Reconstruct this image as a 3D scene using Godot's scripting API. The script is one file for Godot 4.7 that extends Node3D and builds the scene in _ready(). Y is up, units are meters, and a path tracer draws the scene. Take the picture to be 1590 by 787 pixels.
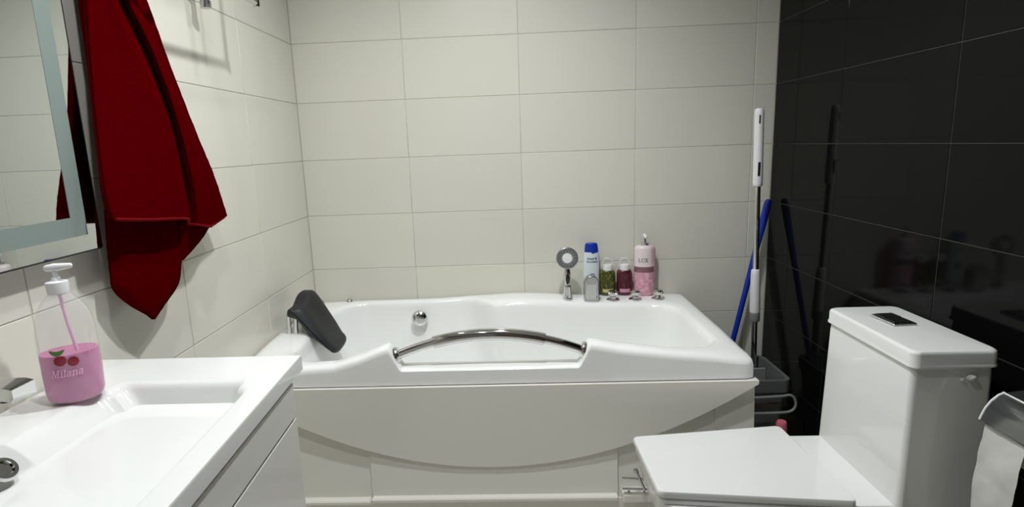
extends Node3D

# Room axes: x runs right along the back wall, y up, z from the back wall towards the camera.
const WIDTH := 2.073
const DEPTH := 3.0
const HEIGHT := 2.5

var M := {}
var tile_meshes := {}
var used_names := {}


# ---------------------------------------------------------------- mesh builder
class Geo:
	var v := PackedVector3Array()
	var t := PackedVector2Array()
	var f := PackedInt32Array()

	func orient(from: int) -> void:
		# outward faces run clockwise: turn the faces added since «from» if their volume says otherwise
		var c := Vector3.ZERO
		var n := 0
		for i in range(from, f.size()):
			c += v[f[i]]
			n += 1
		if n == 0:
			return
		c /= n
		var vol := 0.0
		for i in range(from, f.size(), 3):
			vol += (v[f[i]] - c).dot((v[f[i + 1]] - c).cross(v[f[i + 2]] - c))
		if vol > 0.0:
			for i in range(from, f.size(), 3):
				var k := f[i + 1]
				f[i + 1] = f[i + 2]
				f[i + 2] = k

	func quad(a: int, b: int, c: int, d: int) -> void:
		for k in [a, b, c, a, c, d]:
			f.append(k)

	func fan(ring: PackedVector3Array, flip := false) -> void:
		var c := Vector3.ZERO
		for p in ring:
			c += p
		c /= ring.size()
		var s := v.size()
		v.append(c)
		t.append(Vector2(0.5, 0.5))
		for p in ring:
			v.append(p)
			t.append(Vector2(0.5, 0.5))
		var n := ring.size()
		for i in n:
			var a := s + 1 + i
			var b := s + 1 + (i + 1) % n
			for k in ([s, b, a] if flip else [s, a, b]):
				f.append(k)

	# rings: closed loops of equal length, joined in order; ends closed by fans
	func loft(rings: Array, cap0 := true, cap1 := true, fixed := false) -> void:
		var from := f.size()
		var n: int = rings[0].size()
		var s := v.size()
		for r in rings.size():
			for i in n + 1:
				v.append(rings[r][i % n])
				t.append(Vector2(float(i) / n, float(r) / (rings.size() - 1)))
		for r in rings.size() - 1:
			for i in n:
				var a := s + r * (n + 1) + i
				quad(a, a + 1, a + n + 2, a + n + 1)
		if cap0:
			fan(rings[0], true)
		if cap1:
			fan(rings[rings.size() - 1])
		if not fixed:
			orient(from)

	# chamfered box
	func box(c: Vector3, size: Vector3, b := 0.002, turn := Basis()) -> void:
		var from := f.size()
		var s := v.size()
		var h := size / 2.0
		b = minf(b, minf(h.x, minf(h.y, h.z)) * 0.9)
		for i in 8:
			var g := Vector3(1 if i & 1 else -1, 1 if i & 2 else -1, 1 if i & 4 else -1)
			for a in 3:
				var p := g * h
				for q in 3:
					if q != a:
						p[q] -= g[q] * b
				v.append(c + turn * p)
				t.append(Vector2.ZERO)
		# faces
		for a in 3:
			var u := (a + 1) % 3
			var w := (a + 2) % 3
			for sgn in 2:
				var base := sgn << a
				var k := [base, base | (1 << u), base | (1 << u) | (1 << w), base | (1 << w)]
				var q := [s + k[0] * 3 + a, s + k[1] * 3 + a, s + k[2] * 3 + a, s + k[3] * 3 + a]
				if sgn == 1:
					quad(q[0], q[3], q[2], q[1])
				else:
					quad(q[0], q[1], q[2], q[3])
		# edges along axis a, between faces u and w
		for a in 3:
			var u := (a + 1) % 3
			var w := (a + 2) % 3
			for su in 2:
				for sw in 2:
					var base := (su << u) | (sw << w)
					var e := base | (1 << a)
					var q := [s + base * 3 + u, s + e * 3 + u, s + e * 3 + w, s + base * 3 + w]
					if su == sw:
						quad(q[0], q[3], q[2], q[1])
					else:
						quad(q[0], q[1], q[2], q[3])
		for i in 8:
			var odd := (i & 1) ^ ((i >> 1) & 1) ^ ((i >> 2) & 1)
			for k in ([s + i * 3, s + i * 3 + 2, s + i * 3 + 1] if odd else [s + i * 3, s + i * 3 + 1, s + i * 3 + 2]):
				f.append(k)
		orient(from)

	func tube(points: Array, radii, seg := 14) -> void:
		var rings := []
		var n := points.size()
		var side := Vector3.ZERO
		for i in n:
			var d: Vector3 = (points[mini(i + 1, n - 1)] - points[maxi(i - 1, 0)]).normalized()
			if side == Vector3.ZERO:
				side = d.cross(Vector3.UP if absf(d.y) < 0.9 else Vector3.RIGHT).normalized()
			side = (side - d * side.dot(d)).normalized()
			var up := d.cross(side)
			var r: float = radii[i] if radii is Array else radii
			var ring := PackedVector3Array()
			for k in seg:
				var a := TAU * k / seg
				ring.append(points[i] + (side * cos(a) + up * sin(a)) * r)
			rings.append(ring)
		loft(rings)

	# profile: [radius, height] pairs from one end to the other; oval stretches the x and z radii
	func lathe(profile: Array, at := Vector3.ZERO, seg := 32, turn := Basis(), oval := Vector2.ONE) -> void:
		var rings := []
		for p in profile:
			var ring := PackedVector3Array()
			for k in seg:
				var a := TAU * k / seg
				ring.append(at + turn * Vector3(sin(a) * p[0] * oval.x, p[1], -cos(a) * p[0] * oval.y))
			rings.append(ring)
		var s := v.size()
		loft(rings, profile[0][0] > 1e-5, profile[profile.size() - 1][0] > 1e-5)
		# v follows the height
		var y0: float = profile[0][1]
		var y1: float = profile[profile.size() - 1][1]
		for r in profile.size():
			for k in seg + 1:
				t[s + r * (seg + 1) + k].y = (profile[r][1] - y0) / (y1 - y0)

	# outline in the plane, pushed from depth d0 to d1 along the axis; place maps (u, v, d) to space
	func prism(outline: PackedVector2Array, d0: float, d1: float, place: Callable, bevel := 0.0) -> void:
		var from := f.size()
		var n := outline.size()
		var area := 0.0
		for i in n:
			area += outline[i].cross(outline[(i + 1) % n])
		if area < 0.0:
			outline.reverse()
		var lv := [[d0, 0.0], [d1, 0.0]]
		if bevel > 0.0:
			lv = [[d0, bevel], [lerpf(d0, d1, bevel / absf(d1 - d0)), 0.0], [lerpf(d1, d0, bevel / absf(d1 - d0)), 0.0], [d1, bevel]]
		var loops := []
		for l in lv:
			var o := outline
			if l[1] > 0.0:
				var sh := Geometry2D.offset_polygon(outline, -l[1], Geometry2D.JOIN_MITER)
				if sh.size() == 1 and sh[0].size() == n:
					# keep the matching start point
					var best := 0
					for i in n:
						if sh[0][i].distance_squared_to(outline[0]) < sh[0][best].distance_squared_to(outline[0]):
							best = i
					o = PackedVector2Array()
					for i in n:
						o.append(sh[0][(best + i) % n])
			loops.append([o, l[0]])
		var s := v.size()
		for l in loops:
			for p in l[0]:
				v.append(place.call(p.x, p.y, l[1]))
				t.append(p)
		for r in loops.size() - 1:
			for i in n:
				var j := (i + 1) % n
				quad(s + r * n + i, s + r * n + j, s + (r + 1) * n + j, s + (r + 1) * n + i)
		for e in [0, loops.size() - 1]:
			var o: PackedVector2Array = loops[e][0]
			var tri := Geometry2D.triangulate_polygon(o)
			for i in range(0, tri.size(), 3):
				var turn := (o[tri[i + 1]] - o[tri[i]]).cross(o[tri[i + 2]] - o[tri[i]])
				var want := -1.0 if e == 0 else 1.0
				for k in ([tri[i], tri[i + 1], tri[i + 2]] if turn * want > 0.0 else [tri[i], tri[i + 2], tri[i + 1]]):
					f.append(s + e * n + k)
		orient(from)

	# a cloth or plate of thickness: grid of points[row][column], pushed by off on its back
	func sheet(rows: Array, off: Vector3) -> void:
		var rings := []
		for r in rows:
			var ring := PackedVector3Array()
			for p in r:
				ring.append(p)
			for i in range(r.size() - 1, -1, -1):
				ring.append(r[i] - off)
			rings.append(ring)
		var from := f.size()
		loft(rings, false, false, true)
		for e in [0, rows.size() - 1]:
			var r = rows[e]
			var s := v.size()
			for p in r:
				v.append(p)
				t.append(Vector2.ZERO)
				v.append(p - off)
				t.append(Vector2.ZERO)
			for i in r.size() - 1:
				if e == 0:
					quad(s + i * 2, s + i * 2 + 1, s + i * 2 + 3, s + i * 2 + 2)
				else:
					quad(s + i * 2, s + i * 2 + 2, s + i * 2 + 3, s + i * 2 + 1)
		orient(from)

	func mesh(angle := 50.0) -> ArrayMesh:
		var id := {}
		var who := PackedInt32Array()
		for p in v:
			var key := Vector3i((p * 50000.0).round())
			if not id.has(key):
				id[key] = id.size()
			who.append(id[key])
		var faces := []
		faces.resize(id.size())
		var fn := PackedVector3Array()
		for i in range(0, f.size(), 3):
			var nn := (v[f[i + 2]] - v[f[i]]).cross(v[f[i + 1]] - v[f[i]])
			fn.append(nn)
			for k in 3:
				var w := who[f[i + k]]
				if faces[w] == null:
					faces[w] = PackedInt32Array()
				faces[w].append(i / 3)
		var lim := cos(deg_to_rad(angle))
		var pv := PackedVector3Array()
		var pn := PackedVector3Array()
		var pt := PackedVector2Array()
		for i in range(0, f.size(), 3):
			var me := fn[i / 3]
			if me.length_squared() < 1e-20:
				continue
			var mu := me.normalized()
			for k in 3:
				var sum := Vector3.ZERO
				for o in faces[who[f[i + k]]]:
					var on := fn[o]
					if on.length_squared() > 1e-20 and on.normalized().dot(mu) >= lim:
						sum += on
				pv.append(v[f[i + k]])
				pn.append(sum.normalized() if sum.length_squared() > 1e-24 else mu)
				pt.append(t[f[i + k]])
		var arr := []
		arr.resize(Mesh.ARRAY_MAX)
		arr[Mesh.ARRAY_VERTEX] = pv
		arr[Mesh.ARRAY_NORMAL] = pn
		arr[Mesh.ARRAY_TEX_UV] = pt
		var m := ArrayMesh.new()
		m.add_surface_from_arrays(Mesh.PRIMITIVE_TRIANGLES, arr)
		return m


# ---------------------------------------------------------------- scene helpers
func numbered(called: String) -> String:
	if not used_names.has(called):
		used_names[called] = 0
		return called
	used_names[called] += 1
	return "%s_%03d" % [called, used_names[called]]

func thing(called: String, label: String, category: String, at := Vector3.ZERO, group := "") -> Node3D:
	var o := Node3D.new()
	o.name = numbered(called)
	add_child(o)
	o.position = at
	o.set_meta("label", label)
	o.set_meta("category", category)
	if group:
		o.set_meta("group", group)
	return o

func structure(called: String) -> Node3D:
	var o := Node3D.new()
	o.name = called
	add_child(o)
	o.set_meta("kind", "structure")
	return o

func put(parent: Node3D, called: String, m: Mesh, mat: Material, label := "") -> MeshInstance3D:
	var o := MeshInstance3D.new()
	o.name = called
	o.mesh = m
	o.material_override = mat
	o.cast_shadow = GeometryInstance3D.SHADOW_CASTING_SETTING_ON
	parent.add_child(o, true)
	if label:
		o.set_meta("label", label)
	return o

func part(parent: Node3D, called: String, g: Geo, mat: Material, label := "", angle := 50.0) -> MeshInstance3D:
	return put(parent, called, g.mesh(angle), mat, label)

func mat(c: Color, rough := 0.5, metal := 0.0, spec := 0.5) -> StandardMaterial3D:
	var m := StandardMaterial3D.new()
	m.albedo_color = c
	m.roughness = rough
	m.metallic = metal
	m.metallic_specular = spec
	return m

func noise_texture(freq: float, seed_value: int, size := 256, as_normal := false, strength := 2.0, lo := Color.BLACK, hi := Color.WHITE) -> NoiseTexture2D:
	var n := FastNoiseLite.new()
	n.seed = seed_value
	n.noise_type = FastNoiseLite.TYPE_SIMPLEX_SMOOTH
	n.frequency = freq
	n.fractal_octaves = 4
	var t := NoiseTexture2D.new()
	t.width = size
	t.height = size
	t.seamless = true
	t.noise = n
	t.as_normal_map = as_normal
	t.bump_strength = strength
	if not as_normal:
		var g := Gradient.new()
		g.set_color(0, lo)
		g.set_color(1, hi)
		t.color_ramp = g
	return t

func rrect(cx: float, cz: float, w: float, d: float, r: float, y: float, per := 6) -> PackedVector3Array:
	var ring := PackedVector3Array()
	r = minf(r, minf(w, d) / 2.0 - 1e-4)
	for q in 4:
		var a0 := q * PI / 2
		var c := Vector2([1, -1, -1, 1][q] * (w / 2 - r), [1, 1, -1, -1][q] * (d / 2 - r))
		for k in per + 1:
			var a := a0 + PI / 2 * k / per
			ring.append(Vector3(cx + c.x + cos(a) * r, y, cz + c.y + sin(a) * r))
	return ring

func curve(points: Array, steps: int) -> Array:
	# Catmull-Rom through the points
	var out := []
	var n := points.size()
	for i in n - 1:
		var p0 = points[maxi(i - 1, 0)]
		var p1 = points[i]
		var p2 = points[i + 1]
		var p3 = points[mini(i + 2, n - 1)]
		for k in steps:
			var u := float(k) / steps
			out.append(p1.cubic_interpolate(p2, p0, p3, u))
	out.append(points[n - 1])
	return out

func spline(points: Array, u: float):
	var n := points.size()
	var s := clampf(u, 0.0, 1.0) * (n - 1)
	var i := mini(int(s), n - 2)
	return points[i].cubic_interpolate(points[i + 1], points[maxi(i - 1, 0)], points[mini(i + 2, n - 1)], s - i)

func bent_text(text: String, height: float, bold: bool, serif: bool, radius: Vector2, at: Vector3, heading: float, slant := 0.0) -> ArrayMesh:
	# letters laid on an upright oval barrel; heading turns the text about the barrel's axis, 0 faces +z
	var font := SystemFont.new()
	font.font_names = PackedStringArray(["Droid Serif" if serif else "Droid Sans"])
	font.font_weight = 700 if bold else 400
	var tm := TextMesh.new()
	tm.font = font
	tm.font_size = 32
	tm.pixel_size = height / 24.0
	tm.depth = 0.0006
	tm.text = text
	tm.curve_step = 1.0
	var arr := tm.surface_get_arrays(0)
	var p: PackedVector3Array = arr[Mesh.ARRAY_VERTEX]
	var nrm: PackedVector3Array = arr[Mesh.ARRAY_NORMAL]
	for i in p.size():
		var a := heading + (p[i].x + p[i].y * slant) / maxf(radius.x, radius.y)
		var d := p[i].z + 0.0004
		var n := Vector3(sin(a), 0, cos(a))
		nrm[i] = (n if nrm[i].z > 0.5 else (-n if nrm[i].z < -0.5 else nrm[i]))
		p[i] = at + Vector3(sin(a) * (radius.x + d), p[i].y, cos(a) * (radius.y + d))
	var out := []
	out.resize(Mesh.ARRAY_MAX)
	out[Mesh.ARRAY_VERTEX] = p
	out[Mesh.ARRAY_NORMAL] = nrm
	out[Mesh.ARRAY_INDEX] = arr[Mesh.ARRAY_INDEX]
	var m := ArrayMesh.new()
	m.add_surface_from_arrays(Mesh.PRIMITIVE_TRIANGLES, out)
	return m

func tile_mesh(size: Vector3) -> Mesh:
	var key := "%.4f %.4f %.4f" % [size.x, size.y, size.z]
	if not tile_meshes.has(key):
		var g := Geo.new()
		g.box(Vector3.ZERO, size, 0.0012)
		tile_meshes[key] = g.mesh(60)
	return tile_meshes[key]


var TOWEL_FRONT = [
	[Vector3(0.045, 1.705, 1.256), Vector3(0.048, 1.624, 1.275), Vector3(0.055, 1.489, 1.300), Vector3(0.065, 1.355, 1.325), Vector3(0.075, 1.220, 1.347), Vector3(0.078, 1.168, 1.346)],
	[Vector3(0.055, 1.702, 1.266), Vector3(0.057, 1.622, 1.280), Vector3(0.062, 1.489, 1.300), Vector3(0.072, 1.355, 1.323), Vector3(0.090, 1.221, 1.354), Vector3(0.100, 1.165, 1.359)],
	[Vector3(0.066, 1.707, 1.248), Vector3(0.068, 1.629, 1.250), Vector3(0.078, 1.496, 1.244), Vector3(0.092, 1.356, 1.250), Vector3(0.108, 1.212, 1.261), Vector3(0.115, 1.151, 1.263)],
	[Vector3(0.078, 1.712, 1.229), Vector3(0.080, 1.634, 1.225), Vector3(0.095, 1.504, 1.182), Vector3(0.108, 1.358, 1.144), Vector3(0.120, 1.201, 1.142), Vector3(0.124, 1.137, 1.145)],
	[Vector3(0.049, 1.729, 1.177), Vector3(0.050, 1.649, 1.167), Vector3(0.062, 1.515, 1.110), Vector3(0.074, 1.361, 1.069), Vector3(0.084, 1.196, 1.068), Vector3(0.086, 1.115, 1.076)],
	[Vector3(0.074, 1.723, 1.192), Vector3(0.076, 1.646, 1.175), Vector3(0.088, 1.534, 1.126), Vector3(0.100, 1.384, 1.087), Vector3(0.110, 1.212, 1.067), Vector3(0.110, 1.110, 1.064)],
	[Vector3(0.066, 1.733, 1.162), Vector3(0.068, 1.656, 1.134), Vector3(0.078, 1.518, 1.084), Vector3(0.090, 1.362, 1.035), Vector3(0.100, 1.208, 1.010), Vector3(0.098, 1.097, 0.997)],
	[Vector3(0.048, 1.743, 1.130), Vector3(0.050, 1.666, 1.098), Vector3(0.060, 1.524, 1.040), Vector3(0.070, 1.364, 0.982), Vector3(0.078, 1.204, 0.951), Vector3(0.075, 1.094, 0.934)],
	[Vector3(0.055, 1.745, 1.121), Vector3(0.056, 1.671, 1.074), Vector3(0.062, 1.519, 1.020), Vector3(0.070, 1.364, 0.960), Vector3(0.075, 1.228, 0.898), Vector3(0.072, 1.109, 0.850)],
]
var TOWEL_LOWER = [
	[Vector3(0.048, 1.301, 1.298), Vector3(0.048, 1.162, 1.316), Vector3(0.048, 1.049, 1.328), Vector3(0.048, 1.004, 1.326), Vector3(0.048, 0.956, 1.283), Vector3(0.048, 0.914, 1.227)],
	[Vector3(0.063, 1.300, 1.268), Vector3(0.063, 1.158, 1.286), Vector3(0.063, 1.042, 1.300), Vector3(0.063, 0.998, 1.302), Vector3(0.061, 0.954, 1.278), Vector3(0.056, 0.913, 1.235)],
	[Vector3(0.070, 1.299, 1.190), Vector3(0.070, 1.148, 1.213), Vector3(0.070, 1.026, 1.232), Vector3(0.068, 0.972, 1.237), Vector3(0.063, 0.932, 1.236), Vector3(0.058, 0.908, 1.232)],
	[Vector3(0.078, 1.297, 1.110), Vector3(0.078, 1.138, 1.139), Vector3(0.078, 1.008, 1.151), Vector3(0.073, 0.957, 1.182), Vector3(0.066, 0.929, 1.214), Vector3(0.058, 0.904, 1.228)],
	[Vector3(0.058, 1.295, 0.984), Vector3(0.058, 1.133, 1.030), Vector3(0.058, 1.024, 1.083), Vector3(0.058, 0.965, 1.112), Vector3(0.058, 0.928, 1.178), Vector3(0.053, 0.902, 1.216)],
]
var TOWEL_FLAP = [
	[Vector3(0.085, 1.158, 1.105), Vector3(0.078, 1.092, 1.109), Vector3(0.062, 1.023, 1.110)],
	[Vector3(0.070, 1.127, 0.989), Vector3(0.070, 1.072, 1.040), Vector3(0.064, 1.022, 1.099)],
	[Vector3(0.066, 1.108, 0.914), Vector3(0.066, 1.061, 0.994), Vector3(0.062, 1.021, 1.084)],
]


func _ready() -> void:
	# camera
	var cam := Camera3D.new()
	cam.name = "camera"
	var near := 0.05
	var f := 864.68
	cam.projection = Camera3D.PROJECTION_FRUSTUM
	cam.near = near
	cam.far = 50.0
	cam.size = near * 787.0 / f
	cam.frustum_offset = Vector2(near * (795.0 - 762.71) / f, near * (385.80 - 393.5) / f)
	cam.transform = Transform3D(Basis(Vector3(0.99870226, -0.03747386, -0.03448916), Vector3(0.03051377, 0.98247006, -0.1839062), Vector3(0.04077624, 0.18261514, 0.98233854)), Vector3(0.9368, 1.29021, 2.49928))
	add_child(cam)
	cam.current = true

	# surroundings: a closed room, so the world outside gives next to nothing
	var env := Environment.new()
	env.background_mode = Environment.BG_COLOR
	env.background_color = Color(0.02, 0.02, 0.02)
	env.ambient_light_source = Environment.AMBIENT_SOURCE_DISABLED
	env.tonemap_mode = Environment.TONE_MAPPER_LINEAR
	env.tonemap_exposure = 1.03
	env.sdfgi_enabled = true
	env.ssao_enabled = true
	env.ssil_enabled = true
	var we := WorldEnvironment.new()
	we.name = "surroundings"
	we.environment = env
	add_child(we)

	materials()

	# ceiling downlights
	downlight(Vector3(0.30, HEIGHT, 0.78), 0.27, "small round ceiling downlight by the heated towel rail")
	downlight(Vector3(0.95, HEIGHT, 0.66), 0.46, "small round ceiling downlight above the bathtub")
	downlight(Vector3(0.94, HEIGHT, 1.26), 2.10, "small round ceiling downlight between the toilet and the washbasin")
	downlight(Vector3(0.62, HEIGHT, 1.80), 0.86, "small round ceiling downlight in front of the wall mirror")

	room()
	bathtub()
	vanity()
	toilet()
	towel_and_rail()
	mirror()
	deck_bottles()
	cleaning_corner()
	paper_holder()


func materials() -> void:
	var wavy := noise_texture(0.02, 5, 256, true, 1.5)
	for k in 3:
		var m := mat([Color(0.855, 0.850, 0.803), Color(0.862, 0.857, 0.808), Color(0.848, 0.844, 0.798)][k], 0.2)
		m.normal_enabled = true
		m.normal_texture = wavy
		m.normal_scale = 0.06
		m.uv1_triplanar = true
		m.uv1_world_triplanar = true
		m.uv1_scale = Vector3(3, 3, 3)
		M["tile_white_%d" % k] = m
		var b := mat([Color(0.050, 0.050, 0.049), Color(0.053, 0.053, 0.051), Color(0.047, 0.047, 0.046)][k], 0.06, 0.0, 0.23)
		b.normal_enabled = true
		b.normal_texture = wavy
		b.normal_scale = 0.02
		b.uv1_triplanar = true
		b.uv1_world_triplanar = true
		b.uv1_scale = Vector3(3, 3, 3)
		M["tile_black_%d" % k] = b
	M.grout_white = mat(Color(0.74, 0.735, 0.69), 0.85)
	M.grout_black = mat(Color(0.24, 0.24, 0.24), 0.85)
	M.floor = mat(Color(0.82, 0.81, 0.78), 0.3)
	M.ceiling = mat(Color(0.88, 0.88, 0.86), 0.6)
	M.dark_wall = mat(Color(0.45, 0.44, 0.42), 0.5)
	M.door = mat(Color(0.30, 0.22, 0.16), 0.45)
	M.acrylic = mat(Color(0.955, 0.96, 0.95), 0.12)
	M.skirt = mat(Color(0.90, 0.895, 0.86), 0.14)
	M.ceramic = mat(Color(0.89, 0.895, 0.885), 0.07)
	M.cabinet = mat(Color(0.88, 0.88, 0.86), 0.12)
	M.chrome = mat(Color(0.86, 0.86, 0.86), 0.05, 1.0)
	M.chrome_soft = mat(Color(0.74, 0.74, 0.75), 0.22, 1.0)
	M.dark_metal = mat(Color(0.10, 0.10, 0.10), 0.35)
	M.mirror = mat(Color(0.90, 0.92, 0.91), 0.0, 1.0)
	M.frost = mat(Color(0.50, 0.55, 0.53), 0.5)
	M.rubber = mat(Color(0.105, 0.112, 0.122), 0.55)
	M.white_plastic = mat(Color(0.90, 0.90, 0.90), 0.35)
	M.grey_plastic = mat(Color(0.50, 0.51, 0.51), 0.4)
	M.bucket = mat(Color(0.36, 0.365, 0.365), 0.45)
	M.blue_plastic = mat(Color(0.06, 0.19, 0.62), 0.35)
	M.paper = mat(Color(0.78, 0.78, 0.76), 0.9)
	M.paper.backlight_enabled = true
	M.paper.backlight = Color(0.25, 0.25, 0.25)
	M.terry = mat(Color(0.30, 0.0, 0.012), 1.0, 0.0, 0.0)
	M.terry.rim_enabled = true
	M.terry.rim = 0.2
	M.terry.rim_tint = 1.0
	M.terry.normal_enabled = true
	M.terry.normal_texture = noise_texture(0.12, 11, 256, true, 8.0)
	M.terry.normal_scale = 0.6
	M.terry.uv1_triplanar = true
	M.terry.uv1_scale = Vector3(9, 9, 9)
	M.hem = mat(Color(0.42, 0.03, 0.05), 1.0, 0.0, 0.2)
	M.lamp = mat(Color(1, 1, 1), 0.5)
	M.lamp.emission_enabled = true
	M.lamp.emission = Color(0.985, 0.992, 1.0)
	M.lamp.emission_energy_multiplier = 4.0
	M.clear = mat(Color(0.93, 0.93, 0.93, 0.16), 0.03)
	M.clear.transparency = BaseMaterial3D.TRANSPARENCY_ALPHA
	M.pink_soap = mat(Color(0.77, 0.38, 0.62), 0.25)
	M.pink_soap.subsurf_scatter_enabled = true
	M.pink_soap.subsurf_scatter_strength = 0.15
	M.cherry = mat(Color(0.52, 0.03, 0.13), 0.3)
	M.leaf = mat(Color(0.30, 0.45, 0.16), 0.4)
	M.print_pale = mat(Color(0.93, 0.72, 0.85), 0.5)
	M.print_dark = mat(Color(0.20, 0.17, 0.22), 0.5)
	M.print_blue = mat(Color(0.12, 0.20, 0.42), 0.5)
	M.pink_plastic = mat(Color(0.85, 0.45, 0.52), 0.35)


func downlight(at: Vector3, energy: float, label: String) -> void:
	var o := thing("ceiling_downlight", label, "lamp", at)
	var g := Geo.new()
	g.lathe([[0.045, -0.001], [0.047, -0.006], [0.040, -0.010], [0.034, -0.008], [0.034, -0.001]], Vector3.ZERO, 32)
	part(o, "trim_ring", g, M.chrome_soft)
	g = Geo.new()
	g.lathe([[0.0, -0.003], [0.033, -0.003], [0.033, -0.007], [0.0, -0.007]], Vector3.ZERO, 32)
	part(o, "diffuser", g, M.lamp)
	var l := SpotLight3D.new()
	l.name = "lamp_light"
	l.position = Vector3(0, -0.05, 0)
	l.rotation = Vector3(-PI / 2, 0, 0)
	l.light_energy = energy
	l.light_color = Color(0.985, 0.992, 1.0)
	l.spot_angle = 80.0
	l.spot_angle_attenuation = 1.0
	l.spot_range = 8.0
	l.spot_attenuation = 2.0
	l.light_size = 0.035
	l.shadow_enabled = true
	o.add_child(l)


func slab(parent: Node3D, called: String, c: Vector3, size: Vector3, m: Material) -> void:
	var g := Geo.new()
	g.box(c, size, 0.001)
	part(parent, called, g, m)


func room() -> void:
	var rng := RandomNumberGenerator.new()
	rng.seed = 4
	var th := 0.007     # tile thickness
	var joint := 0.0024
	var o := structure("floor")
	slab(o, "slab", Vector3(WIDTH / 2, -0.05, DEPTH / 2), Vector3(WIDTH + 0.4, 0.1, DEPTH + 0.4), M.floor)
	o = structure("ceiling")
	slab(o, "slab", Vector3(WIDTH / 2, HEIGHT + 0.05, DEPTH / 2), Vector3(WIDTH + 0.4, 0.1, DEPTH + 0.4), M.ceiling)
	# walls: a grout bed with tiles set proud of it; tile faces lie on x = 0, x = WIDTH and z = 0
	var wall := structure("wall_back")
	slab(wall, "grout_bed", Vector3(WIDTH / 2, HEIGHT / 2, -0.1), Vector3(WIDTH + 0.4, HEIGHT, 0.2 - 2 * 0.0016), M.grout_white)
	var cols := [0.0, 0.4814, 0.9814, 1.4814, 1.9814, WIDTH]
	for r in 10:
		for c in cols.size() - 1:
			var w: float = cols[c + 1] - cols[c] - joint
			var t := put(wall, "tile", tile_mesh(Vector3(w, 0.25 - joint, th)), M["tile_white_%d" % rng.randi_range(0, 2)])
			t.position = Vector3((cols[c] + cols[c + 1]) / 2, 0.125 + 0.25 * r, -th / 2)
	var zs := [0.0]
	for k in 6:
		zs.append(0.492 + 0.5 * k)
	zs.append(DEPTH)
	for side in 2:
		wall = structure(["wall_left", "wall_right"][side])
		var x: float = [0.0, WIDTH][side]
		var s: float = [-1.0, 1.0][side]
		slab(wall, "grout_bed", Vector3(x + s * 0.1, HEIGHT / 2, DEPTH / 2), Vector3(0.2 - 2 * 0.0016, HEIGHT, DEPTH), [M.grout_white, M.grout_black][side])
		for r in 10:
			for c in zs.size() - 1:
				var d: float = zs[c + 1] - zs[c] - joint
				if d < 0.02:
					continue
				var t := put(wall, "tile", tile_mesh(Vector3(th, 0.25 - joint, d)), M[["tile_white_%d", "tile_black_%d"][side] % rng.randi_range(0, 2)])
				t.position = Vector3(x + s * th / 2, 0.125 + 0.25 * r, (zs[c] + zs[c + 1]) / 2)
	wall = structure("wall_front")
	slab(wall, "slab", Vector3(WIDTH / 2, HEIGHT / 2, DEPTH + 0.1), Vector3(WIDTH + 0.4, HEIGHT, 0.2), M.dark_wall)
	var door := structure("door_1")
	slab(door, "leaf", Vector3(1.25, 1.01, DEPTH - 0.02), Vector3(0.74, 2.0, 0.038), M.door)
	slab(door, "frame", Vector3(1.25, 2.04, DEPTH - 0.025), Vector3(0.9, 0.07, 0.048), M.door)
	slab(door, "frame", Vector3(0.84, 1.0, DEPTH - 0.025), Vector3(0.07, 2.0, 0.048), M.door)
	slab(door, "frame", Vector3(1.66, 1.0, DEPTH - 0.025), Vector3(0.07, 2.0, 0.048), M.door)


# ---------------------------------------------------------------- bathtub
func rim_front(x: float) -> float:
	var p := [[0.0, 0.598], [0.24, 0.600], [0.34, 0.606], [0.43, 0.632], [0.50, 0.660], [0.522, 0.664], [0.530, 0.655], [0.556, 0.595], [0.562, 0.588], [1.131, 0.588], [1.138, 0.595], [1.162, 0.655], [1.170, 0.664], [1.19, 0.661], [1.26, 0.646], [1.43, 0.624], [1.56, 0.613], [1.69, 0.600]]
	for i in p.size() - 1:
		if x <= p[i + 1][0]:
			return lerpf(p[i][1], p[i + 1][1], (x - p[i][0]) / (p[i + 1][0] - p[i][0]))
	return 0.6

func rim_height(x: float, z: float) -> float:
	var back := 0.605 + 0.022 * exp(-pow((x - 0.95) / 0.24, 2))
	return lerpf(back, rim_front(x), smoothstep(0.52, 0.70, z))

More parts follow.
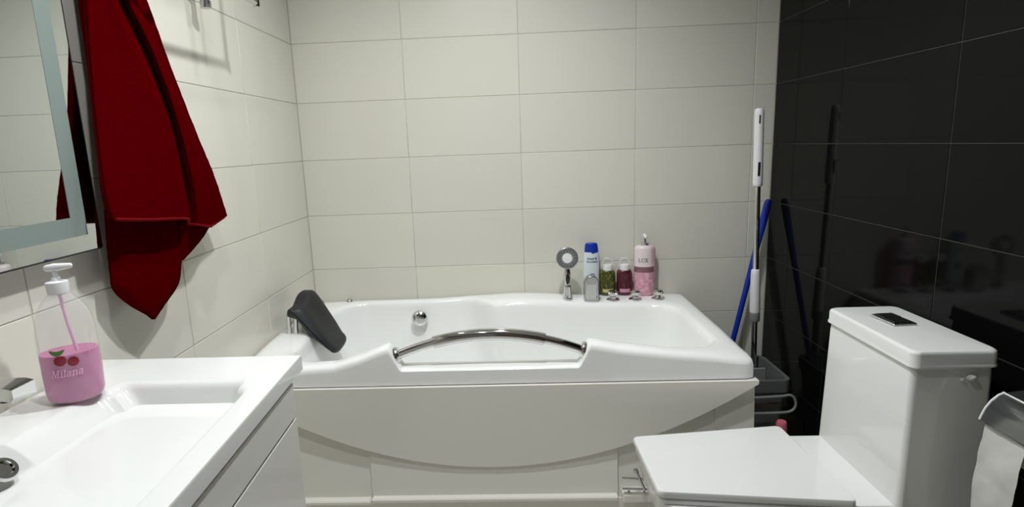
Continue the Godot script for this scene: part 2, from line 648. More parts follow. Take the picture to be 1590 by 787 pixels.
func bathtub() -> void:
	var o := thing("bathtub", "white acrylic bathtub with a curved chrome grab bar across its front rim", "bathtub")
	var x0 := 0.004
	var x1 := 1.69
	var z0 := 0.008
	var z1 := 0.82
	var xi0 := 0.15
	var xi1 := 1.605
	var zi1 := 0.745
	var rc := 0.13
	# matching loops: outer edge and inner edge of the rim
	var outer := PackedVector2Array()
	var inner := PackedVector2Array()
	var xs := []
	for k in 9:
		xs.append(x0 + 0.3 * k / 9.0)
	for k in 12:
		xs.append(0.304 + 0.018 * k)
	for v in [0.522, 0.526, 0.530, 0.537, 0.543, 0.550, 0.556, 0.562, 0.575]:
		xs.append(v)
	for k in 14:
		xs.append(0.60 + 0.51 * k / 13.0)
	for v in [1.12, 1.131, 1.138, 1.144, 1.150, 1.156, 1.162, 1.166, 1.170, 1.18]:
		xs.append(v)
	for k in 12:
		xs.append(1.19 + 0.21 * k / 12.0)
	for k in 10:
		xs.append(1.40 + (x1 - 1.40) * k / 9.0)
	var back_edge := func(x: float) -> float: return lerpf(0.075, 0.185, smoothstep(0.72, 0.86, x))
	var inner_x := func(x: float) -> float:
		if x < 0.304:
			var u := (x - x0) / 0.3
			return lerpf(xi0, 0.304, u * u)
		if x > 1.40:
			var u := (x1 - x) / (x1 - 1.40)
			return lerpf(xi1, 1.40, u * u)
		return x
	var bulge := func(x: float) -> float:
		var e := 0.0
		if x < xi0 + rc:
			e = xi0 + rc - x
		elif x > xi1 - rc:
			e = x - (xi1 - rc)
		return rc - sqrt(maxf(rc * rc - e * e, 0.0))
	for x in xs:                                      # front, left to right
		outer.append(Vector2(x, z1))
		var xi: float = inner_x.call(x)
		inner.append(Vector2(xi, zi1 - bulge.call(xi)))
	for k in range(1, 24):                            # right end, front to back
		var u := k / 24.0
		outer.append(Vector2(x1, lerpf(z1, z0, u)))
		inner.append(Vector2(xi1, lerpf(zi1 - rc, 0.185 + rc, u)))
	for k in range(xs.size() - 1, -1, -1):            # back, right to left
		outer.append(Vector2(xs[k], z0))
		var xi: float = inner_x.call(xs[k])
		inner.append(Vector2(xi, back_edge.call(xi) + bulge.call(xi)))
	for k in range(1, 24):                            # left end, back to front
		var u := k / 24.0
		outer.append(Vector2(x0, lerpf(z0, z1, u)))
		inner.append(Vector2(xi0, lerpf(0.075 + rc, zi1 - rc, u)))
	# soften the outer corners
	for i in outer.size():
		var p := outer[i]
		var r := 0.03
		var c := Vector2(clampf(p.x, x0 + r, x1 - r), clampf(p.y, z0 + r, z1 - r))
		if (p - c).length() > r and p.x > 1.0:
			outer[i] = c + (p - c).normalized() * r
	var rings := []
	for lv in [[0.0, -1.0, 0.536], [0.0, 0.024, 0.0], [0.03, 0.0125, 0.0], [0.10, 0.005, 0.0], [0.24, 0.001, 0.0], [0.42, 0.0, 0.0], [0.70, 0.0, 0.0], [0.88, 0.003, 0.0], [0.97, 0.012, 0.0], [1.0, 0.028, 0.0]]:
		var ring := PackedVector3Array()
		for i in outer.size():
			var p := outer[i].lerp(inner[i], lv[0])
			var sharp := 1.0 - 0.7 * smoothstep(0.6, 0.68, p.y) * smoothstep(0.535, 0.56, p.x) * (1.0 - smoothstep(1.135, 1.16, p.x))
			var y: float = lv[2] if lv[1] < 0.0 else rim_height(p.x, p.y) - lv[1] * sharp
			ring.append(Vector3(p.x, y, p.y))
		rings.append(ring)
	var fall := [0.07, 0.16, 0.28, 0.42, 0.58, 0.74, 0.87, 0.95, 1.0]
	for fl in fall:
		var ring := PackedVector3Array()
		var s: float = fl
		var pull := 0.72 * s + 0.28 * s * s * s
		for i in inner.size():
			var p := inner[i]
			var q := Vector2(remap(p.x, xi0, xi1, 0.44, 1.48), remap(p.y, 0.075, zi1, 0.235, 0.61))
			var top := rim_height(p.x, p.y) - 0.028
			var w := p.lerp(q, pull * pull * 0.55 + pull * 0.30)
			ring.append(Vector3(w.x, lerpf(top, 0.17, s), w.y))
		rings.append(ring)
	var last: PackedVector3Array = rings[rings.size() - 1]
	for sh in [0.90, 0.6, 0.3]:
		var ring := PackedVector3Array()
		for p in last:
			ring.append(Vector3(0.92 + (p.x - 0.92) * sh, 0.155, 0.42 + (p.z - 0.42) * sh))
		rings.append(ring)
	var g := Geo.new()
	g.loft(rings, false, true)
	part(o, "tub_shell", g, M.acrylic, "", 45)

	# skirt: upper apron with a bowed lower edge over recessed panels
	g = Geo.new()
	var poly := PackedVector2Array()
	poly.append(Vector2(1.692, 0.533))
	poly.append(Vector2(0.006, 0.533))
	for k in 49:
		var x := lerpf(0.006, 1.692, k / 48.0)
		poly.append(Vector2(x, 0.250 + 0.272 * pow((x - 0.849) / 0.843, 2)))
	g.prism(poly, 0.800, 0.832, func(u, w, d): return Vector3(u, w, d), 0.0015)
	part(o, "apron", g, M.skirt, "", 30)
	# the lower panels lean out towards the floor
	for b in [[0.006, 0.439, -0.007], [0.439, 1.254, 0.0], [1.254, 1.568, -0.008], [1.568, 1.692, -0.003]]:
		g = Geo.new()
		var lower := PackedVector3Array([Vector3(b[0], 0.13, 0.79), Vector3(b[1], 0.13, 0.79), Vector3(b[1], 0.13, 0.833 + b[2]), Vector3(b[0], 0.13, 0.833 + b[2])])
		var upper := PackedVector3Array([Vector3(b[0], 0.53, 0.76), Vector3(b[1], 0.53, 0.76), Vector3(b[1], 0.53, 0.803 + b[2]), Vector3(b[0], 0.53, 0.803 + b[2])])
		g.loft([lower, upper])
		part(o, "skirt_panel", g, M.skirt, "", 30)
	g = Geo.new()
	g.box(Vector3(0.22, 0.134, 0.825), Vector3(0.43, 0.016, 0.05), 0.004)
	part(o, "ledge", g, M.skirt)
	g = Geo.new()
	g.box(Vector3(0.846, 0.142, 0.828), Vector3(0.814, 0.016, 0.05), 0.004)
	part(o, "ledge", g, M.skirt)
	g = Geo.new()
	g.box(Vector3(1.318, 0.150, 0.838), Vector3(0.105, 0.030, 0.055), 0.004)
	part(o, "ledge", g, M.skirt)
	g = Geo.new()
	g.box(Vector3(0.849, 0.066, 0.805), Vector3(1.68, 0.13, 0.045), 0.003)
	part(o, "plinth", g, M.skirt)
	g = Geo.new()
	g.box(Vector3(1.676, 0.27, 0.405), Vector3(0.03, 0.53, 0.79), 0.003)
	part(o, "end_panel", g, M.skirt)

	# small chrome bracket on the skirt beside the toilet
	g = Geo.new()
	var pts := [Vector3(1.262, 0.238, 0.862), Vector3(1.30, 0.236, 0.864), Vector3(1.345, 0.234, 0.864), Vector3(1.362, 0.228, 0.864), Vector3(1.371, 0.214, 0.864), Vector3(1.366, 0.203, 0.864), Vector3(1.35, 0.198, 0.864), Vector3(1.30, 0.200, 0.864), Vector3(1.262, 0.200, 0.862)]
	g.tube(curve(pts, 4), 0.0045, 10)
	var br := part(o, "skirt_bracket", g, M.chrome, "chrome U-shaped bracket with a slanted pin")
	br.position.y = -0.015
	g = Geo.new()
	g.tube([Vector3(1.306, 0.262, 0.866), Vector3(1.318, 0.235, 0.872), Vector3(1.332, 0.203, 0.873)], 0.0045, 10)
	g.tube([Vector3(1.303, 0.270, 0.865), Vector3(1.307, 0.258, 0.867)], 0.007, 10)
	part(br, "pin", g, M.chrome_soft)
	for x in [1.285, 1.335]:
		g = Geo.new()
		g.tube([Vector3(x, 0.200, 0.864), Vector3(x, 0.185, 0.850), Vector3(x, 0.178, 0.848)], 0.004, 8)
		part(br, "foot", g, M.chrome)

	# grab bar over the notch in the front rim
	var a := Vector3(0.546, 0.626, 0.783)
	var b := Vector3(1.147, 0.630, 0.783)
	var line := []
	for k in 41:
		var u := k / 40.0
		var p := a.lerp(b, u)
		p.y += 0.062 * (1.0 - pow(2.0 * u - 1.0, 2))
		line.append(p)
	g = Geo.new()
	g.tube(line, 0.0145, 20)
	var bar := part(o, "grab_bar", g, M.chrome, "arched chrome bar")
	g = Geo.new()
	g.tube(line.slice(8, 33), 0.0200, 20)
	part(bar, "sleeve", g, M.chrome)
	for e in 2:
		g = Geo.new()
		var d: Vector3 = (line[1] - line[0]) if e == 0 else (line[39] - line[40])
		d = Vector3(signf(d.x), 0.18, 0).normalized()
		var p: Vector3 = line[0] if e == 0 else line[40]
		g.tube([p - d * 0.012, p - d * 0.002, p + d * 0.004, p + d * 0.006], [0.027, 0.027, 0.024, 0.014], 20)
		part(bar, "flange", g, M.chrome)

	# overflow and filler knob on the inner back wall
	g = Geo.new()
	var toward := Basis(Vector3.RIGHT, deg_to_rad(78))
	g.lathe([[0.020, 0.0], [0.030, 0.004], [0.036, 0.016], [0.036, 0.030], [0.030, 0.038], [0.016, 0.042], [0.0, 0.043]], Vector3(0.505, 0.533, 0.087), 28, toward)
	part(o, "overflow_knob", g, M.chrome)

	# deck fittings on the back rim
	var deck := 0.606
	g = Geo.new()
	var arch := PackedVector2Array([Vector2(1.235, deck - 0.005), Vector2(1.297, deck - 0.005)])
	for k in 17:
		var an := PI * k / 16.0
		arch.append(Vector2(1.266 + 0.030 * cos(an), 0.692 + 0.032 * sin(an)))
	g.prism(arch, 0.118, 0.158, func(u, w, d): return Vector3(u, w, d + 0.10 * (w - deck)), 0.004)
	part(o, "spout", g, M.chrome_soft, "chrome spout with a rounded top", 50)
	g = Geo.new()
	g.box(Vector3(1.266, 0.655, 0.163), Vector3(0.044, 0.07, 0.006), 0.0025)
	part(o, "spout_plate", g, M.chrome)
	for x in [1.362, 1.458, 1.556]:
		g = Geo.new()
		var at := Vector3(x, deck - 0.003, 0.132)
		g.lathe([[0.027, 0.0], [0.028, 0.005], [0.024, 0.008], [0.013, 0.010], [0.012, 0.018], [0.018, 0.022], [0.021, 0.026], [0.021, 0.040], [0.018, 0.044], [0.0, 0.0445]], at, 24)
		var kn := part(o, "tap_knob", g, M.chrome)
		g = Geo.new()
		g.box(at + Vector3(0, 0.034, 0), Vector3(0.052, 0.011, 0.012), 0.003, Basis(Vector3.UP, 0.4 * x))
		g.box(at + Vector3(0, 0.034, 0), Vector3(0.012, 0.011, 0.052), 0.003, Basis(Vector3.UP, 0.4 * x))
		part(kn, "cross_handle", g, M.chrome)
	# air valve caps at the back left
	for q in [[0.17, 0.035, 0.012], [0.045, 0.05, 0.009]]:
		g = Geo.new()
		g.lathe([[q[2] * 1.2, 0.0], [q[2] * 1.2, 0.005], [q[2], 0.009], [q[2] * 0.6, 0.014], [0.0, 0.015]], Vector3(q[0], 0.602, q[1]), 20)
		part(o, "valve_cap", g, M.chrome_soft)

	headrest(o)
	hand_shower()


func headrest(tub: Node3D) -> void:
	# padded profile swept along the tub's left end
	var near := [Vector2(0.062, 0.672), Vector2(0.066, 0.695), Vector2(0.080, 0.708), Vector2(0.100, 0.708), Vector2(0.122, 0.706), Vector2(0.150, 0.672), Vector2(0.190, 0.612), Vector2(0.226, 0.555), Vector2(0.247, 0.530), Vector2(0.238, 0.514), Vector2(0.216, 0.528), Vector2(0.175, 0.568), Vector2(0.135, 0.612), Vector2(0.112, 0.645), Vector2(0.096, 0.664), Vector2(0.080, 0.668)]
	var loop := curve(near + [near[0]], 3)
	loop.pop_back()
	var c := Vector2(0.15, 0.63)
	var rings := []
	var steps := 18
	for k in steps + 1:
		var e := -1.0 + 2.0 * k / steps              # -1 near end, 1 far end
		var edge := sqrt(maxf(0.0, 1.0 - pow(absf(e), 7.0)))
		var ring := PackedVector3Array()
		for p in loop:
			var q: Vector2 = p
			# round the ends by thinning the pad, and narrow its lower tip
			var n := Vector2(0.77, 0.64)
			q -= n * (q - c).dot(n) * (1.0 - edge) * 0.9
			var tip := smoothstep(0.60, 0.51, q.y)
			var half := 0.105 - 0.014 * tip
			q += Vector2(-0.75, 0.66) * 0.022 * tip * pow(absf(e), 4.0)
			var u := (e + 1.0) / 2.0
			var lift := 0.030 * smoothstep(0.30, 0.72, u) * (1.0 - 0.5 * pow(absf(e), 8.0)) * smoothstep(0.56, 0.70, q.y)
			ring.append(Vector3(q.x - 0.008 * u, q.y + lift, 0.400 - e * half))
		rings.append(ring)
	var g := Geo.new()
	g.loft(rings)
	var h := part(tub, "headrest", g, M.rubber, "black padded headrest on chrome legs", 60)
	for z in [0.478, 0.34]:
		g = Geo.new()
		g.tube(curve([Vector3(0.066, 0.585, z), Vector3(0.064, 0.64, z), Vector3(0.068, 0.682, z), Vector3(0.082, 0.692, z), Vector3(0.094, 0.676, z), Vector3(0.090, 0.62, z), Vector3(0.094, 0.578, z)], 4), 0.0085, 12)
		part(h, "support", g, M.chrome)


func hand_shower() -> void:
	var o := thing("hand_shower", "round-headed chrome hand shower standing upright on the bathtub's back rim", "shower", Vector3(1.165, rim_height(1.165, 0.132) + 0.001, 0.132))
	var g := Geo.new()
	g.lathe([[0.021, 0.0], [0.022, 0.004], [0.019, 0.008], [0.0165, 0.05], [0.0175, 0.062], [0.014, 0.066], [0.0, 0.066]], Vector3.ZERO, 24)
	part(o, "holder", g, M.chrome)
	g = Geo.new()
	g.tube(curve([Vector3(0, 0.03, 0), Vector3(0, 0.08, 0.0), Vector3(0, 0.125, -0.004), Vector3(0, 0.16, -0.012)], 4), [0.011, 0.012, 0.013, 0.013, 0.014, 0.014, 0.015, 0.015, 0.014, 0.013, 0.012, 0.011, 0.010], 18)
	var h := part(o, "handle", g, M.chrome)
	g = Geo.new()
	g.lathe([[0.0, -0.003], [0.006, -0.002], [0.0085, 0.001], [0.006, 0.004], [0.0, 0.005]], Vector3(0, 0.092, 0.0125), 20, Basis(Vector3.RIGHT, PI / 2), Vector2(1.0, 2.9))
	part(h, "grip_inlay", g, M.dark_metal)
	var turn := Basis(Vector3.RIGHT, deg_to_rad(82))
	var at := Vector3(0, 0.181, -0.004)
	g = Geo.new()
	g.lathe([[0.0, -0.022], [0.028, -0.018], [0.044, -0.006], [0.048, 0.004], [0.047, 0.010], [0.044, 0.012], [0.0, 0.012]], at, 40, turn)
	var head := part(o, "shower_head", g, M.chrome_soft)
	g = Geo.new()
	g.lathe([[0.0, 0.0115], [0.043, 0.0115], [0.043, 0.014], [0.027, 0.0145], [0.025, 0.0125], [0.0, 0.0125]], at, 40, turn)
	part(head, "spray_face", g, M.grey_plastic)
	g = Geo.new()
	g.lathe([[0.0, 0.012], [0.022, 0.012], [0.021, 0.0155], [0.0, 0.017]], at, 32, turn)
	part(head, "centre_disc", g, M.white_plastic)
	g = Geo.new()
	for ringn in [[0.031, 16], [0.038, 22]]:
		for k in ringn[1]:
			var an: float = TAU * k / ringn[1]
			g.lathe([[0.0026, 0.0125], [0.0022, 0.0165], [0.0, 0.017]], at + turn * Vector3(cos(an) * ringn[0], 0, sin(an) * ringn[0]), 6, turn)
	var noz := part(head, "nozzles", g, M.dark_metal)
	noz.set_meta("kind", "stuff")


# ---------------------------------------------------------------- vanity
func vanity() -> void:
	var o := thing("vanity_cabinet", "white gloss wall-hung vanity cabinet with drawers under the washbasin", "cabinet")
	var za := 1.40
	var zb := 2.10
	var g := Geo.new()
	g.box(Vector3(0.222, 0.535, (za + zb) / 2), Vector3(0.43, 0.36, zb - za), 0.002)
	part(o, "body", g, M.cabinet)
	for z in [za + 0.009, zb - 0.009]:
		g = Geo.new()
		g.box(Vector3(0.222, 0.762, z), Vector3(0.43, 0.098, 0.018), 0.002)
		part(o, "side_panel", g, M.cabinet)
	for d in [[0.733, 0.808], [0.36, 0.728]]:
		g = Geo.new()
		var plan := PackedVector2Array([Vector2(0.438, za), Vector2(0.457, za), Vector2(0.489, zb), Vector2(0.438, zb)])
		g.prism(plan, d[0], d[1], func(u, w, y): return Vector3(u, y, w), 0.0015)
		part(o, "drawer_front", g, M.cabinet)

	var w := thing("washbasin", "white ceramic countertop washbasin with a shallow rectangular bowl", "washbasin")
	# slab with a recessed bowl: loops from the outer foot over the rim into the bowl
	var top := 0.85
	var rings := []
	var n := 28
	var outer := func(inset: float, y: float) -> PackedVector3Array:
		var ring := PackedVector3Array()
		var c := [Vector2(0.004 + inset, 1.345 + inset), Vector2(0.459 - inset, 1.345 + inset), Vector2(0.496 - inset, 2.13 - inset), Vector2(0.004 + inset, 2.13 - inset)]
		for s in 4:
			for k in n:
				var p: Vector2 = c[s].lerp(c[(s + 1) % 4], float(k) / n)
				ring.append(Vector3(p.x, y, p.y))
		return ring
	var bowl := func(grow: float, y: float, slide: float) -> PackedVector3Array:
		# rounded rectangle, matched to the outer loop's corners by angle
		var ring := PackedVector3Array()
		var c := [Vector2(0.125, 1.488), Vector2(0.412, 1.488), Vector2(0.440, 1.99), Vector2(0.125, 1.99)]
		var mid := Vector2(0.28, 1.74)
		for s in 4:
			for k in n:
				var u := float(k) / n
				var p: Vector2 = c[s].lerp(c[(s + 1) % 4], u)
				var e := minf(u, 1.0 - u)
				var q := p - mid
				var pull := 0.035 * pow(clampf(1.0 - e / 0.14, 0.0, 1.0), 2)
				q -= q.normalized() * pull
				q *= 1.0 + grow
				ring.append(Vector3(mid.x + q.x + slide * (1.0 - smoothstep(0.125, 0.44, p.x)), y, mid.y + q.y))
		return ring
	rings.append(outer.call(0.004, 0.812))
	rings.append(outer.call(0.0, 0.816))
	rings.append(outer.call(0.0, 0.845))
	rings.append(outer.call(0.0015, 0.8485))
	rings.append(outer.call(0.005, top))
	rings.append(bowl.call(0.07, top, 0.0))
	rings.append(bowl.call(0.045, top - 0.0005, 0.0))
	rings.append(bowl.call(0.02, top - 0.004, 0.004))
	rings.append(bowl.call(0.0, top - 0.012, 0.012))
	rings.append(bowl.call(-0.06, top - 0.05, 0.04))
	rings.append(bowl.call(-0.11, top - 0.085, 0.06))
	rings.append(bowl.call(-0.16, top - 0.100, 0.06))
	rings.append(bowl.call(-0.26, top - 0.107, 0.05))
	rings.append(bowl.call(-0.6, top - 0.112, 0.02))
	g = Geo.new()
	g.loft(rings, true, true)
	part(w, "basin_slab", g, M.ceramic, "", 40)
	# overflow ring in the bowl's rear slope
	var turn := Basis(Vector3.BACK, deg_to_rad(-48))
	g = Geo.new()
	g.lathe([[0.011, 0.0], [0.020, 0.0], [0.021, 0.004], [0.018, 0.008], [0.013, 0.008], [0.011, 0.004]], Vector3(0.158, 0.836, 1.764), 28, turn)
	var ring_part := part(w, "overflow_ring", g, M.chrome)
	g = Geo.new()
	g.lathe([[0.0, 0.0], [0.012, 0.0], [0.012, 0.003], [0.0, 0.003]], Vector3(0.158, 0.836, 1.764), 24, turn)
	part(ring_part, "overflow_hole", g, M.dark_metal)
	g = Geo.new()
	g.lathe([[0.0, 0.0], [0.032, 0.0], [0.030, 0.004], [0.012, 0.007], [0.0, 0.007]], Vector3(0.285, 0.738, 1.76), 28)
	part(w, "drain", g, M.chrome)

	# mixer tap
	var t := thing("basin_mixer_tap", "chrome mixer tap with a flat spout behind the washbasin bowl", "tap", Vector3(0.068, 0.85, 1.74))
	g = Geo.new()
	g.lathe([[0.028, -0.001], [0.029, 0.005], [0.024, 0.010], [0.023, 0.125], [0.021, 0.132], [0.0, 0.133]], Vector3.ZERO, 28)
	part(t, "tap_body", g, M.chrome)
	g = Geo.new()
	g.sheet([[Vector3(0.0, 0.110, -0.021), Vector3(0.0, 0.110, 0.021)], [Vector3(0.06, 0.115, -0.021), Vector3(0.06, 0.115, 0.021)], [Vector3(0.112, 0.116, -0.021), Vector3(0.112, 0.116, 0.021)], [Vector3(0.127, 0.113, -0.020), Vector3(0.127, 0.113, 0.020)]], Vector3(0, 0.020, 0))
	part(t, "spout", g, M.chrome)
	g = Geo.new()
	g.lathe([[0.0, 0.0], [0.010, 0.0], [0.010, 0.008], [0.0, 0.008]], Vector3(0.098, 0.088, 0), 18)
	part(t, "aerator", g, M.dark_metal)
	g = Geo.new()
	g.sheet([[Vector3(-0.02, 0.150, -0.016), Vector3(-0.02, 0.150, 0.016)], [Vector3(0.03, 0.166, -0.014), Vector3(0.03, 0.166, 0.014)], [Vector3(0.088, 0.180, -0.010), Vector3(0.088, 0.180, 0.010)]], Vector3(0, 0.010, 0))
	g.lathe([[0.021, 0.132], [0.021, 0.150], [0.016, 0.155], [0.0, 0.155]], Vector3.ZERO, 24)
	part(t, "lever", g, M.chrome)

	soap_bottle()


func soap_bottle() -> void:
	var o := thing("soap_bottle", "clear pump bottle half full of pink liquid soap with a cherry print", "soap bottle", Vector3(0.106, 0.8505, 1.545))
	o.scale = Vector3(0.82, 1.0, 0.82)
	var oval := Vector2(1.0, 0.78)
	var face := Basis(Vector3.UP, deg_to_rad(28))
	var wall := [[0.0, 0.002], [0.046, 0.002], [0.053, 0.006], [0.0565, 0.016], [0.0575, 0.05], [0.0572, 0.10], [0.0560, 0.135], [0.0535, 0.155], [0.047, 0.174], [0.036, 0.189], [0.025, 0.199], [0.019, 0.206], [0.0175, 0.212]]
	var g := Geo.new()
	var shell := []
	for p in wall:
		shell.append(p)
	g.lathe(shell, Vector3.ZERO, 48, face, oval)
	part(o, "bottle", g, M.clear, "clear plastic", 60)
	var liquid := []
	for p in wall:
		if p[1] < 0.1:
			liquid.append([maxf(p[0] - 0.0015, 0.0), p[1] + 0.0015])
	liquid.append([0.0557, 0.094])
	liquid.append([0.0552, 0.0955])
	liquid.append([0.0, 0.0955])
	# keep heights rising
	var keep := []
	for p in liquid:
		if keep.is_empty() or p[1] >= keep[keep.size() - 1][1] - 1e-6:
			keep.append(p)
	g = Geo.new()
	g.lathe(keep, Vector3.ZERO, 48, face, oval)
	part(o, "liquid_soap", g, M.pink_soap, "pink liquid soap")
	g = Geo.new()
	g.lathe([[0.019, 0.204], [0.0205, 0.206], [0.0215, 0.222], [0.021, 0.226], [0.010, 0.228], [0.008, 0.234], [0.0, 0.234]], Vector3.ZERO, 28)
	part(o, "collar", g, M.white_plastic)
	g = Geo.new()
	g.tube([Vector3(0, 0.23, 0), Vector3(0, 0.247, 0)], 0.0052, 14)
	var nose := Vector3(0.97, 0.05, -0.25)
	var ctr := Vector3(0, 0.252, 0)
	g.tube([ctr - nose * 0.020, ctr - nose * 0.016, ctr, ctr + nose * 0.024, ctr + nose * 0.034, ctr + nose * 0.036], [0.003, 0.006, 0.0075, 0.0055, 0.0045, 0.002], 14)
	part(o, "pump_head", g, M.white_plastic)
	g = Geo.new()
	g.tube([Vector3(0, 0.21, 0), Vector3(0.008, 0.15, 0.0), Vector3(0.02, 0.09, 0.0)], 0.0035, 10)
	part(o, "dip_tube", g, M.print_pale)
	# print on the face towards the room
	var rad := Vector2(0.0585, 0.0458)
	var place := func(a: float, y: float, lift: float) -> Vector3:
		return face * Vector3(sin(a) * (rad.x + lift), y, cos(a) * (rad.y + lift))
	for c in [[-0.16, 0.087, 0.0105], [0.24, 0.083, 0.0095]]:
		g = Geo.new()
		var rings := []
		for s in [[1.0, -0.0012], [1.0, 0.0006], [0.8, 0.0009], [0.4, 0.0011], [0.05, 0.0012]]:
			var ring := PackedVector3Array()
			for k in 24:
				var a := TAU * k / 24
				ring.append(place.call(c[0] + cos(a) * c[2] * s[0] / 0.052, c[1] + sin(a) * c[2] * 0.88 * s[0], s[1]))
			rings.append(ring)
		g.loft(rings)
		part(o, "cherry_print", g, M.cherry, "dark red cherry")
	g = Geo.new()
	var rings3 := []
	for s in [[1.0, -0.0012], [1.0, 0.0006], [0.5, 0.0009], [0.05, 0.001]]:
		var ring := PackedVector3Array()
		for k in 24:
			var a := TAU * k / 24
			ring.append(place.call(-0.22 + cos(a) * 0.013 * s[0] / 0.052, 0.104 + (sin(a) * 0.0045 + 0.003 * cos(a * 2)) * s[0], s[1]))
		rings3.append(ring)
	g.loft(rings3)
	part(o, "leaf_print", g, M.leaf, "green leaf")
	put(o, "lettering", bent_text("Milana", 0.0135, false, true, rad, Vector3(0, 0.063, 0), 0.0, 0.25), M.print_pale, "pale pink name in script").rotation.y = deg_to_rad(28)


# ---------------------------------------------------------------- toilet
func toilet() -> void:
	var o := thing("toilet", "white close-coupled toilet with its square lid down beside the bathtub", "toilet")
	var xa := 1.815
	var xb := 2.0
	var za := 0.958
	var zb := 1.298
	var zc := (za + zb) / 2
	# tank
	var g := Geo.new()
	var rings := []
	for l in [[0.40, -0.001], [0.404, 0.003], [0.56, 0.0], [0.745, -0.003], [0.762, -0.004], [0.764, -0.008]]:
		rings.append(rrect((xa + xb) / 2, zc, xb - xa + l[1] * 2, zb - za + l[1] * 2, 0.013, l[0], 5))
	g.loft(rings)
	var tank := part(o, "tank", g, M.ceramic, "", 45)
	g = Geo.new()
	rings = []
	for l in [[0.764, -0.002], [0.767, 0.0015], [0.772, 0.0015], [0.775, 0.0], [0.797, 0.0], [0.803, -0.002], [0.806, -0.007]]:
		rings.append(rrect((xa + xb) / 2, zc, xb - xa + 0.004 + l[1] * 2, zb - za + 0.006 + l[1] * 2, 0.018, l[0], 5))
	g.loft(rings)
	part(o, "tank_lid", g, M.ceramic, "", 45)
	g = Geo.new()
	var bturn := Basis(Vector3.UP, deg_to_rad(4))
	g.box(Vector3(1.908, 0.8085, 1.085), Vector3(0.062, 0.007, 0.088), 0.0025, bturn)
	var btn := part(o, "flush_plate", g, M.chrome_soft)
	for d in [-1, 1]:
		g = Geo.new()
		g.box(Vector3(1.908, 0.8125, 1.085 + d * 0.0195 - 0.001), Vector3(0.048, 0.005, 0.035), 0.0015, bturn)
		part(btn, "flush_button", g, M.dark_metal)
	# small chrome cap on the tank's side, its bright reflection painted as plain white
	g = Geo.new()
	g.lathe([[0.008, 0.0], [0.008, 0.004], [0.005, 0.007], [0.0, 0.0075]], Vector3(1.945, 0.742, zb - 0.001), 18, Basis(Vector3.RIGHT, PI / 2), Vector2(1.3, 0.9))
	g.lathe([[0.004, 0.0], [0.004, 0.003], [0.0, 0.005]], Vector3(1.926, 0.738, zb - 0.001), 14, Basis(Vector3.RIGHT, PI / 2))
	part(tank, "side_cap", g, M.white_plastic, "small chrome cap with its bright reflection painted white")
	# lid and seat: slightly tapering slabs
	var plan := [Vector2(1.262, 1.000), Vector2(1.704, 0.950), Vector2(1.719, 1.308), Vector2(1.270, 1.262)]
	var loop := func(grow: float, y: float) -> PackedVector3Array:
		var ring := PackedVector3Array()
		var mid := Vector2(1.49, 1.13)
		for s in 4:
			var p: Vector2 = plan[s]
			var prev: Vector2 = plan[(s + 3) % 4]
			var next: Vector2 = plan[(s + 1) % 4]
			var r := 0.016
			var a := p + (prev - p).normalized() * r
			var b := p + (next - p).normalized() * r
			for k in 6:
				var u := k / 5.0
				var q := a.lerp(p, u).lerp(p.lerp(b, u), u)
				q += (mid - q).normalized() * -grow
				ring.append(Vector3(q.x, y, q.y))
		return ring
	g = Geo.new()
	g.loft([loop.call(-0.008, 0.427), loop.call(-0.002, 0.4285), loop.call(0.0, 0.432), loop.call(0.0, 0.441), loop.call(-0.003, 0.4450), loop.call(-0.008, 0.4462)])
	part(o, "seat_lid", g, M.ceramic, "", 40)
	g = Geo.new()
	g.loft([loop.call(-0.012, 0.408), loop.call(-0.006, 0.411), loop.call(-0.006, 0.421), loop.call(-0.014, 0.425)])
	part(o, "seat", g, M.white_plastic, "", 40)
	# deck between seat and tank, bowl and foot
	g = Geo.new()
	g.box(Vector3(1.835, 0.395, zc), Vector3(0.33, 0.05, 0.345), 0.012)
	part(o, "deck", g, M.ceramic)
	g = Geo.new()
	rings = []
	for l in [[0.0, 1.66, 0.62, 0.235, 0.05], [0.03, 1.66, 0.61, 0.225, 0.05], [0.16, 1.65, 0.60, 0.235, 0.06], [0.28, 1.635, 0.66, 0.30, 0.08], [0.37, 1.635, 0.72, 0.335, 0.09], [0.405, 1.635, 0.72, 0.338, 0.09], [0.409, 1.635, 0.71, 0.33, 0.09]]:
		rings.append(rrect(l[1], zc, l[2], l[3], l[4], l[0], 7))
	g.loft(rings)
	part(o, "bowl", g, M.ceramic, "", 45)
	for z in [1.02, 1.24]:
		g = Geo.new()
		g.tube([Vector3(1.716, 0.426, z - 0.02), Vector3(1.716, 0.426, z + 0.02)], 0.007, 14)
		part(o, "hinge", g, M.white_plastic)


# ---------------------------------------------------------------- towel, rail, mirror
func cloth_rows(keys: Array, rows: int, cols: int, rng: RandomNumberGenerator, top: Array) -> Array:
	var out := []
	var lines := []
	for k in keys.size():
		var c: Array = keys[k].duplicate()
		if top.size():
			c.push_front(top[k])
		lines.append(c)
	for r in rows + 1:
		var pts := []
		for l in lines:
			pts.append(spline(l, float(r) / rows))
		var row := []
		for c in cols + 1:
			var p: Vector3 = spline(pts, float(c) / cols)
			p.x += rng.randf_range(-0.0006, 0.0006)
			row.append(p)
		out.append(row)
	return out

